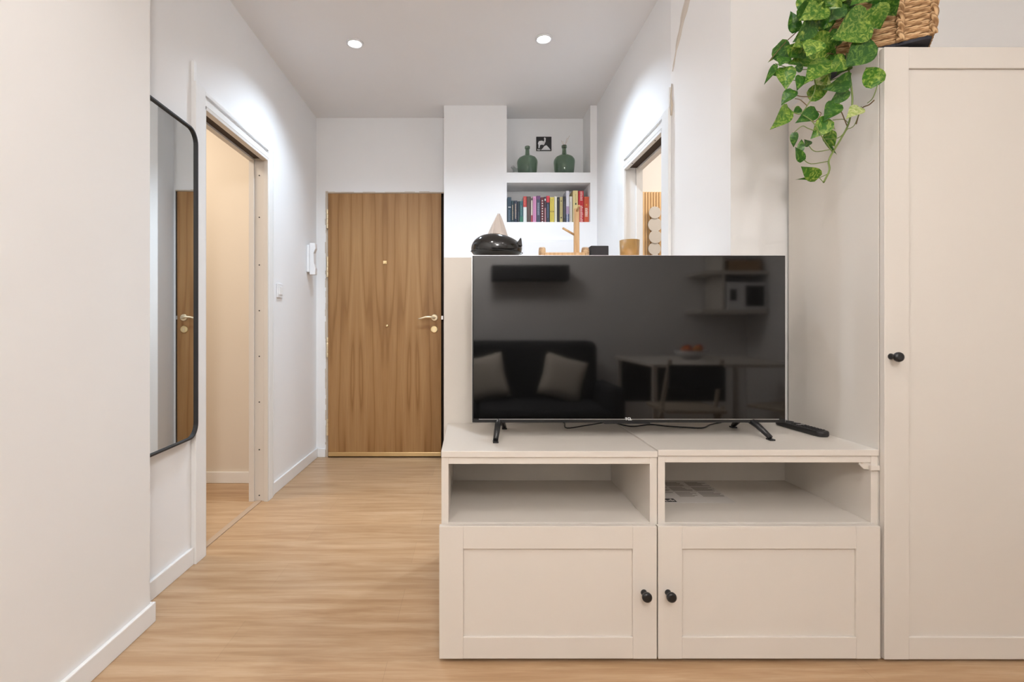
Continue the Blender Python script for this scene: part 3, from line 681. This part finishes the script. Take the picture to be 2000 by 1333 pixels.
# wooden jewellery stand with log ends
D = 1.90
x0, x1 = (1054-CX)*D/F, (1146-CX)*D/F
st = thing('wooden_stand', ((x0+x1)/2, D, PZ), 'small wooden stand with upright post and peg behind the television', 'stand')
MB().box((x0+.012, D-.035, PZ+.010), (x1-.012, D+.035, PZ+.029)).build('tray', 'bamboo', st, .003)
for xx in (x0+.008, x1-.008):
    lg_ = MB().lathe([(.024, -.011), (.026, -.008), (.026, .008), (.024, .011)], (xx, D-.008, PZ+.0262), 'X', 20, sx=.8, sy=1.0).build('log_disc', 'log', st)
pxp = (1126-CX)*D/F
MB().box((pxp-.0095, D-.0095, PZ+.020), (pxp+.0095, D+.0095, CZ-(408-CY)*D/F)).build('post', 'bamboo', st, .002)
pa_, pb_ = P(1122, 459, D), P(1098, 447, D); pb_.y -= .012
MB().tube([pa_, pb_], .0042, 12).build('peg', 'bamboo', st)
pk = P(1126, 413, D); MB().tube([pk+Vector((0, -.008, 0)), pk+Vector((.0, -.045, .010))], .0042, 12).build('peg', 'bamboo', st)
# small black cube
a, b_ = P(1154, 480, 1.87), P(1189, 480, 1.87)
cu_ = thing('small_box', ((a.x+b_.x)/2, 1.90, PZ), 'small dark grey cube between the wooden stand and the amber glass', 'small box')
MB().box((a.x, 1.87, PZ+.0005), (b_.x, 1.93, a.z)).build('body', 'black_matte', cu_, .003, 3)
MB().box((a.x+.006, 1.8688, PZ+.008), (b_.x-.006, 1.8705, a.z-.008)).build('front_face', mat('dark_mesh', (.035, .032, .036), .8), cu_)
# amber candle glass
D = 1.9; xc = (1229.5-CX)*D/F; r = 19.0*D/F; h = CZ-(470-CY)*D/F-PZ
cg = thing('candle_glass', (xc, D, PZ), 'frosted amber glass candle holder on the partition beside the right doorway', 'candle')
MB().lathe([(r*.9, .0005), (r*.93, .004), (r, h), (r-.0025, h), (r*.93-.003, .010), (.002, .009)], (xc, D, PZ), 'Z', 40).build('glass', 'amber', cg)
MB().lathe([(r*.86, .0095), (r*.90, h*.70), (.001, h*.70)], (xc, D, PZ), 'Z', 32).build('wax', 'wax', cg)
MB().tube([(xc, D, PZ+h*.7), (xc+.001, D, PZ+h*.82)], .001, 6).build('wick', 'black_matte', cg)

# ------------------------------------------------------------------ slatted panel and discs seen through the right doorway
D = 3.28; x0 = (1245-CX)*D/F; zt = CZ-(375-CY)*D/F
sp_ = thing('slat_panel', (x0+.25, 3.29, 0), 'vertical oak slat panel on the wall through the right doorway', 'wall panel')
MB().box((x0, 3.288, .05), (x0+.60, 3.2995, zt)).build('backing', mat('slat_backing', (.80, .66, .48), .8), sp_)
mb = MB(); k = 0
while k*.0178 < .59: mb.box((x0+k*.0178, 3.279, .05), (x0+k*.0178+.0105, 3.288, zt)); k += 1
mb.build('slats', 'slat', sp_)
dd = thing('disc_garland', ((1279-CX)*3.25/F, 3.255, .9), 'vertical string of round white discs hanging on the slat panel', 'wall decoration')
M['disc'] = mat('white_disc', (.62, .60, .57), .5)
for k, (cx_, cy_, r_) in enumerate(((1279, 415.5, 12), (1280, 439, 14), (1280, 463, 13), (1279, 486, 12.5), (1280, 510, 13), (1279, 534, 13))):
    c = P(cx_, cy_, 3.25); rr = r_*3.25/F
    MB().lathe([(rr*.96, -.003), (rr, 0), (rr*.96, .003)], (c.x, 3.250+.006*(k%2), c.z), 'Y', 32).build('disc', 'disc', dd)
mb = MB()
for cx_ in (1269.5, 1290): mb.tube([P(cx_, 412, 3.262), P(cx_, 540, 3.262)], .0012, 6)
mb.build('cord', 'bamboo', dd)

# ------------------------------------------------------------------ woven basket on the tall cabinet
BK = Vector((1.236, 1.335, 1.6905)); ang = math.atan2(.115, -.165)      # nearest corner; direction of the front face
u = Vector((math.cos(ang), math.sin(ang), 0)); v = Vector((.57, .82, 0)).normalized()
v = Vector((u.y, -u.x, 0)); 
LU, LV, BH = .235, .20, .20
bk = thing('woven_basket', BK+u*LU/2+v*LV/2, 'woven seagrass basket planter overhanging the tall cabinet front corner', 'basket')
def loop(z, g=0.0, n=6, r=.02):
    pts = []
    cs = [(r, r, 180), (LU-r, r, 270), (LU-r, LV-r, 0), (r, LV-r, 90)]
    for a, b_, s0 in cs:
        for k in range(n+1):
            t = math.radians(s0+90*k/n); pts.append(BK+u*(a+(r+g)*math.cos(t))+v*(b_+(r+g)*math.sin(t))+Vector((0, 0, z)))
    return pts
mb = MB(); nrow = 24
for k in range(nrow):
    z_ = 0.012+k*.0083; flare = -.004+.012*(k/nrow); L0 = loop(z_, flare)
    rows = L0+[L0[0]]; fine = []
    for i in range(len(rows)-1):
        seg = max(1, int((rows[i+1]-rows[i]).length/.006))
        for q in range(seg):
            p = rows[i].lerp(rows[i+1], q/seg); fine.append(p)
    n_ = len(fine); fine.append(fine[0])
    ph = k*2.1
    mb.tube(fine, [.0049+.0008*math.sin(i*2.2+ph) for i in range(n_+1)], 7, cap=False)
mb.build('woven_body', 'rope', bk)
mb = MB(); l0 = loop(.0, -.006); l1 = loop(.014, -.002)
A_ = [mb.bm.verts.new(p) for p in l0]; B_ = [mb.bm.verts.new(p) for p in l1]; mb.bm.faces.new(A_); mb.bm.faces.new(B_[::-1])
for i in range(len(A_)): mb.bm.faces.new((A_[i], A_[(i+1)%len(A_)], B_[(i+1)%len(A_)], B_[i]))
mb.build('base', 'liner', bk)
mb = MB(); l0 = loop(.016, -.010); l1 = loop(.19, -.004)
A_ = [mb.bm.verts.new(p) for p in l0]; B_ = [mb.bm.verts.new(p) for p in l1]; mb.bm.faces.new(A_)
for i in range(len(A_)): mb.bm.faces.new((A_[i], A_[(i+1)%len(A_)], B_[(i+1)%len(A_)], B_[i]))
mb.bm.faces.new([mb.bm.verts.new(p-Vector((0, 0, .03))) for p in l1])
mb.build('liner', 'liner', bk)
for (a, b_) in ((.004, .004), (.072, -.007), (LU-.06, -.007), (LU-.004, .004), (LU+.005, LV*.5), (.004, LV-.004)):
    mb = MB(); nn = 46
    for s_ in (0, PI):
        pts = []
        for k in range(nn):
            q = k/(nn-1); tw_ = q*24+s_
            pts.append(BK+u*(a+.0042*math.cos(tw_)-.006*q*(1 if a < .05 else 0))+v*(b_+.0042*math.sin(tw_)-.010*q)+Vector((0, 0, .008+q*.205)))
        mb.tube(pts, .0062, 7)
    mb.build('rope_strap', 'rope', bk)

# ------------------------------------------------------------------ pothos
pl = thing('trailing_plant', BK+u*.12+v*.08+Vector((0, 0, .16)), 'trailing variegated green pothos plant hanging from the basket over the television corner', 'plant')
def zp(zx, zy, D):
    px_, py_ = 1420+zx/3.174, zy/3.174
    if py_ > 70: D = min(D, 1.085*F/(px_-CX))
    else:
        lim = (1.236-.0)  # stay in front of the basket face
    return P(px_, py_, D)
def face_depth(zx):           # depth of the basket's front face along the sight line
    k = (1420+zx/3.174-CX)/F
    t = (BK.x-k*BK.y)/(k*u.y-u.x); return BK.y+u.y*t
leaves = {'leaf': MB(), 'leaf2': MB(), 'leaf3': MB()}
def leaf(base, tip, width, kind='leaf', tilt=0.0, curl=.18, fold=.12):
    mb = leaves[kind]; d = tip-base; Ln = d.length; d.normalize()
    view = (base-Vector((0, 0, CZ))).normalized()
    side = d.cross(view).normalized(); side = (Matrix.Rotation(tilt, 3, d)@side); nrm = side.cross(d).normalized()
    if nrm.dot(view) > 0: nrm = -nrm
    nl, nw = 9, 3; grid = []
    prof = [.0, .62, .93, 1.0, .95, .82, .64, .42, .20, .0]
    for i in range(nl+1):
        s_ = i/nl; row = []
        for j in range(-nw, nw+1):
            q = j/nw; wd = prof[i]*width/2
            back = .10*Ln*abs(q)**1.3*(1-s_)**3*1.4 if i > 0 else 0
            p = base+d*(Ln*s_-back)+side*(wd*q)
            p += nrm*(-curl*Ln*(s_-.45)**2+fold*wd*abs(q)*1.1+.02*Ln*math.sin(7*s_+3*q))
            row.append(mb.bm.verts.new(p))
        grid.append(row)
    for i in range(nl):
        for j in range(2*nw):
            try: f = mb.bm.faces.new((grid[i][j], grid[i][j+1], grid[i+1][j+1], grid[i+1][j])); f.smooth = True
            except ValueError: pass
LV_ = [ # base(x,y) tip(x,y) width kind
 (880, 120, 668, 235, 185, 'leaf'), (645, 262, 405, 388, 165, 'leaf'), (905, 250, 742, 405, 150, 'leaf2'), (885, 52, 945, 172, 140, 'leaf'),
 (645, 365, 495, 500, 125, 'leaf'), (312, 272, 392, 392, 95, 'leaf2'), (360, 415, 366, 547, 92, 'leaf'), (775, 490, 618, 552, 92, 'leaf2'),
 (508, 602, 640, 520, 80, 'leaf'), (752, 548, 638, 652, 72, 'leaf2'), (682, 638, 606, 742, 85, 'leaf2'), (392, 668, 290, 788, 88, 'leaf'),
 (562, 682, 442, 752, 76, 'leaf2'), (458, 670, 412, 700, 40, 'leaf2'), (640, 735, 532, 850, 90, 'leaf'), (832, 660, 752, 722, 72, 'leaf3'),
 (625, 818, 662, 905, 66, 'leaf'), (418, 820, 412, 908, 38, 'leaf2'), (472, 1000, 428, 918, 46, 'leaf2'), (455, 940, 462, 865, 34, 'leaf2'), (568, 1106, 468, 1040, 72, 'leaf'),
 (560, 1108, 440, 1110, 18, 'leaf2'), (935, 522, 862, 416, 92, 'leaf'), (415, 555, 342, 642, 66, 'leaf2'), (430, 200, 398, 75, 62, 'leaf2'), (545, 128, 428, 250, 110, 'leaf2'),
 (620, 20, 470, 112, 130, 'leaf'), (955, -30, 1040, 92, 120, 'leaf2'), (305, 398, 238, 512, 34, 'leaf2'), (320, 330, 262, 380, 22, 'leaf2'),
 (462, 468, 438, 552, 56, 'leaf2'), (560, 470, 640, 522, 60, 'leaf3'), (512, 902, 482, 868, 34, 'leaf2'), (455, 318, 372, 290, 80, 'leaf'), (520, 215, 425, 282, 100, 'leaf'),
 (600, 745, 665, 800, 44, 'leaf3'), (600, 850, 672, 952, 24, 'leaf2'), (640, 60, 520, 180, 120, 'leaf'), (700, 20, 640, 130, 110, 'leaf2'), (500, -20, 460, 90, 90, 'leaf'),
 (780, 10, 700, 90, 90, 'leaf2'), (600, -60, 700, 40, 130, 'leaf'), (860, -60, 780, 20, 120, 'leaf'), (540, -60, 560, 60, 120, 'leaf'), (650, 170, 560, 120, 90, 'leaf2'),
 (620, 130, 500, 60, 100, 'leaf'), (700, 200, 620, 290, 90, 'leaf2'), (480, 300, 400, 350, 90, 'leaf2'), (680, 90, 770, 40, 80, 'leaf2'), (360, 350, 330, 400, 70, 'leaf2'),
 (800, 60, 760, 130, 60, 'leaf'), (590, 400, 540, 480, 80, 'leaf2'), (430, 440, 470, 400, 40, 'leaf2'), (650, 480, 590, 500, 50, 'leaf'), (280, 430, 330, 470, 36, 'leaf2'),
 (560, 250, 500, 340, 110, 'leaf'), (690, 330, 660, 420, 70, 'leaf2'), (760, 395, 690, 450, 60, 'leaf2'), (740, 360, 640, 440, 90, 'leaf'), (600, 300, 650, 400, 90, 'leaf2'), (470, 20, 600, 90, 130, 'leaf2'), (640, -40, 560, 30, 130, 'leaf'), (740, -70, 690, 10, 120, 'leaf'), (900, -60, 930, 20, 90, 'leaf2'), (560, 60, 600, 170, 100, 'leaf2'), (480, 140, 520, 230, 80, 'leaf')]
random.seed(21)
for i, (bx_, by_, tx_, ty_, wd, kd) in enumerate(LV_):
    big = 1 if wd > 100 else 0
    D = 1.395+random.uniform(-.03, .05)-(.03 if big else 0)
    if by_ < 330 and max(bx_, tx_) > 640: D = min(D, min(face_depth(bx_), face_depth(tx_))-.02-.035*random.random())
    if i in (2,): D = min(face_depth(905)-.012, 1.36)
    b0, t0 = zp(bx_, by_, D), zp(tx_, ty_, D-.01+random.uniform(-.012, .02))
    leaf(b0, t0+(t0-b0)*.08, wd/3.174*D/F*1.22, kd, random.uniform(-.45, .45), random.uniform(.05, .35), random.uniform(.05, .28))
for k_, nm, in (('leaf', 'foliage'), ('leaf2', 'foliage'), ('leaf3', 'foliage')):
    o = leaves[k_].build(nm, k_, pl)
    if k_ == 'leaf3': o['label'] = 'pale cream leaves'
vines = [
 ([(742, 330), (752, 420), (768, 520), (776, 640), (752, 770), (700, 870), (655, 945), (630, 1000), (634, 1055), (598, 1132)], 5.5, 'stem'),
 ([(598, 1132), (572, 1102)], 2.2, 'stem'), ([(634, 1075), (570, 1104)], 2.2, 'stem'),
 ([(630, 1000), (520, 1016), (470, 985)], 2.6, 'stem'), ([(650, 925), (550, 940), (508, 905)], 2.6, 'stem'),
 ([(748, 800), (690, 855), (610, 862)], 2.6, 'stem'), ([(540, 480), (545, 560), (500, 650), (455, 705), (405, 694), (378, 668)], 3.4, 'stem'),
 ([(520, 600), (455, 598), (415, 583)], 2.6, 'root'), ([(495, 655), (455, 620), (420, 612)], 2.6, 'root'),
 ([(455, 705), (530, 755), (590, 850), (655, 945)], 3.2, 'stem'), ([(935, 522), (905, 605), (870, 640)], 2.6, 'stem'),
 ([(912, 622), (880, 650), (830, 678), (800, 770)], 3.6, 'root'), ([(560, 690), (583, 705), (548, 752), (515, 740)], 2.4, 'root'),
 ([(545, 812), (500, 795), (466, 782), (418, 820)], 2.6, 'stem'), ([(300, 395), (380, 420), (470, 432), (560, 420)], 2.4, 'stem'),
 ([(405, 496), (470, 505), (535, 500)], 2.4, 'stem'), ([(752, 550), (695, 640), (720, 720), (748, 790)], 3.2, 'root'),
 ([(745, 800), (790, 775), (832, 660)], 2.4, 'stem'), ([(660, 440), (664, 330), (700, 250)], 4.0, 'root'), ([(655, 745), (720, 740), (748, 760)], 2.2, 'stem'),
 ([(430, 200), (350, 275), (265, 378)], 2.6, 'root'), ([(620, 330), (720, 345)], 3, 'root'), ([(700, 400), (640, 420), (560, 410)], 3, 'root'),
 ([(640, 500), (750, 450), (740, 380)], 3, 'stem'), ([(545, 500), (540, 420), (640, 330), (720, 200)], 3, 'stem'), ([(620, 80), (690, 130), (760, 70)], 3.4, 'root'), ([(560, 150), (650, 110), (780, 40)], 3.4, 'stem')]
for pts, r_, kd in vines:
    P3 = []
    for k, (a, b_) in enumerate(pts):
        D = 1.40 + .012*math.sin(a*.02)
        if b_ < 330 and a > 640: D = min(D, face_depth(a)-.012)
        P3.append(zp(a, b_, D))
    sm = smooth_path(P3, 5)
    MB().tube(sm, r_/3.174*1.4/F*1.0, 7).build('stem', kd, pl)

# ------------------------------------------------------------------ the room behind the camera, seen in the television screen
# sofa
so = thing('sofa', (.10, -1.15, 0), 'dark grey fabric sofa reflected on the left of the television screen', 'sofa')
MB().box((-.90, -1.42, .06), (1.08, -.62, .18)).build('base', 'fabric_dark', so, .03, 3)
MB().box((-.88, -1.25, .18), (.06, -.58, .30)).build('seat_cushion', 'fabric_dark', so, .05, 4)
MB().box((.07, -1.25, .18), (1.06, -.58, .30)).build('seat_cushion', 'fabric_dark', so, .05, 4)
MB().box((-.88, -1.50, .18), (1.12, -1.25, .79)).build('backrest', 'fabric_dark', so, .07, 4)
MB().box((1.06, -1.25, .18), (1.185, -.66, .46)).build('armrest', 'fabric_dark', so, .06, 4)
for xx in (-.82, .94):
    for yy in (-1.36, -.70): MB().box((xx-.025, yy-.025, 0), (xx+.025, yy+.025, .06)).build('leg', 'black_matte', so)
def cushion(c, s, rot, label):
    mb = MB(); n = 12; G = []
    for sd in (1, -1):
        g = []
        for i in range(n+1):
            r = []
            for j in range(n+1):
                a, b_ = i/n*2-1, j/n*2-1; h = (max(0, (1-a**4)*(1-b_**4)))**.5
                pinch = 1-.07*(1-abs(a*b_))
                r.append(mb.bm.verts.new((a*s/2*pinch, sd*.065*h, b_*s/2*pinch)))
            g.append(r)
        G.append(g)
        for i in range(n):
            for j in range(n): f = mb.bm.faces.new((g[i][j], g[i+1][j], g[i+1][j+1], g[i][j+1])); f.smooth = True
    bmesh.ops.remove_doubles(mb.bm, verts=mb.bm.verts[:], dist=.0002)
    mb.bm.transform(Matrix.Translation(c)@Euler(rot).to_matrix().to_4x4())
    o = mb.build('cushion', 'fabric_light'); return tag(o, label, 'cushion', 'beige sofa cushions')
cushion((.78, -1.09, .485), .37, (.30, math.radians(16), 0), 'beige square cushion at the end of the sofa reflected in the television')
cushion((.12, -1.08, .485), .38, (.28, math.radians(-12), 0), 'pale cushion at the left edge of the television reflection')
# table
tb = thing('folding_table', (1.6, -.65, 0), 'white drop-leaf table reflected on the right of the television screen', 'table')
MB().box((1.21, -1.10, .645), (2.25, -.20, .668)).build('tabletop', 'cab', tb, .003)
for xx, yy in ((1.22, -.26), (2.18, -.26), (1.22, -1.05), (2.18, -1.05)): MB().box((xx, yy, 0), (xx+.03, yy+.03, .645)).build('leg', 'cab', tb, .002)
MB().box((1.25, -1.04, .30), (2.10, -1.01, .645)).build('rear_panel', 'black_matte', tb, .002)
# fruit bowl
bw = thing('fruit_bowl', (1.69, -.72, .668), 'white bowl of fruit reflected on the table in the television', 'bowl')
MB().lathe([(.05, 0), (.055, .004), (.10, .03), (.125, .065), (.12, .065), (.095, .034), (.05, .012), (.002, .010)], (1.69, -.72, .6685), 'Z', 36).build('bowl', 'white_plastic', bw)
def fruit(x, y, z, r, col, label, kd):
    mb = MB().lathe([(r*math.sin(a)+.0005, -r*math.cos(a)*.93) for a in [PI*k/12 for k in range(13)]], (x, y, z), 'Z', 20)
    o = mb.build(kd, mat(kd, col, .4)); tag(o, label, 'fruit', 'fruit in the bowl')
    return o
fruit(1.64, -.70, .738, .036, (.75, .16, .02), 'orange in the bowl reflected in the television', 'orange')
fruit(1.72, -.69, .736, .035, (.70, .25, .03), 'tangerine in the bowl reflected in the television', 'tangerine')
fruit(1.68, -.76, .742, .036, (.45, .03, .02), 'red apple in the bowl reflected in the television', 'apple')
fruit(1.755, -.74, .750, .031, (.55, .08, .03), 'small red apple at the rim of the reflected bowl', 'apple')
# folding chairs
def fchair(cx_, cy_, rz, label):
    t_ = thing('folding_chair', (cx_, cy_, 0), label, 'chair', 'folding chairs at the white table')
    def b(name, m_, *a, rot=None):
        mb = MB()
        for q in a: mb.obox(*q)
        return mb.build_local(name, m_, t_)
    for sx in (-.17, .17):
        MB().tube([(cx_+sx, cy_+.19, .0), (cx_+sx*.97, cy_+.03, .40), (cx_+sx*.9, cy_+.02+.10, .72)][:2]+[(cx_+sx*.9, cy_+.14, .72)], .013, 8).build('back_leg', 'chairwood', t_)
        MB().tube([(cx_+sx*1.08, cy_-.20, .0), (cx_+sx*1.05, cy_+.10, .44)], .012, 8).build('front_leg', 'chairwood', t_)
    MB().box((cx_-.18, cy_-.19, .405), (cx_+.18, cy_+.15, .425)).build('seat', 'chairwood', t_, .004)
    MB().box((cx_-.16, cy_+.13, .55), (cx_+.16, cy_+.15, .69)).build('backrest', 'fabric_dark', t_, .006)
    MB().box((cx_-.17, cy_+.10, .16), (cx_+.17, cy_+.12, .20)).build('rail', 'chairwood', t_, .003)
    for c_ in t_.children: pass
    t_.rotation_euler = (0, 0, rz); return t_
fchair(1.33, .02, 0, 'pale wooden folding chair nearest the screen in the television reflection')
fchair(2.00, .02, math.radians(-25), 'pale wooden folding chair at the right edge of the television reflection')
# wall shelf with microwave
sh = thing('wall_shelf', (2.3, -1.55, 1.03), 'white open wall shelf reflected at the upper right of the television screen', 'shelf')
for z_ in (1.03, 1.37): MB().box((2.02, -1.597, z_), (2.59, -1.25, z_+.03)).build('shelf_board', 'cab', sh, .002)
MB().box((2.20, -1.58, 1.06), (2.225, -1.27, 1.70)).build('upright', 'cab', sh, .002)
mw = thing('microwave', (2.42, -1.45, 1.06), 'white microwave oven on the shelf reflected in the television', 'microwave')
MB().box((2.245, -1.57, 1.061), (2.585, -1.26, 1.30)).build('body', 'white_plastic', mw, .006)
MB().box((2.40, -1.261, 1.09), (2.56, -1.255, 1.27)).build('window', 'black', mw)
MB().box((2.265, -1.261, 1.14), (2.32, -1.255, 1.24)).build('control_panel', 'black', mw)
bx2 = MB().box((2.27, -1.55, 1.4005), (2.56, -1.30, 1.50)).build('wicker_box', 'rope'); tag(bx2, 'brown wicker box on the top shelf reflected in the television', 'box')
ac = MB().box((.20, -1.597, 1.33), (.90, -1.40, 1.47)).build('wall_rack', 'black_matte', None, .01); tag(ac, 'dark wall-mounted box reflected at the upper left of the television', 'wall unit')
lp = thing('added_fill_globe', (.2, -.75, 1.95), 'glowing white globe added behind the camera as unseen fill light', 'added fill light')  # unseen globe on a cord, added to brighten ceiling and walls softly
MB().lathe([(.15*math.sin(a)+.0005, -.15*math.cos(a)) for a in [PI*k/16 for k in range(17)]], (.2, -.75, 1.95), 'Z', 32).build('globe', 'emit_w', lp)
MB().tube([(.2, -.75, 2.10), (.2, -.75, CEIL-.02)], .004, 8).lathe([(.05, CEIL-.02), (.05, CEIL-.0005)], (.2, -.75, 0), 'Z', 24).build('cord', 'white_plastic', lp)
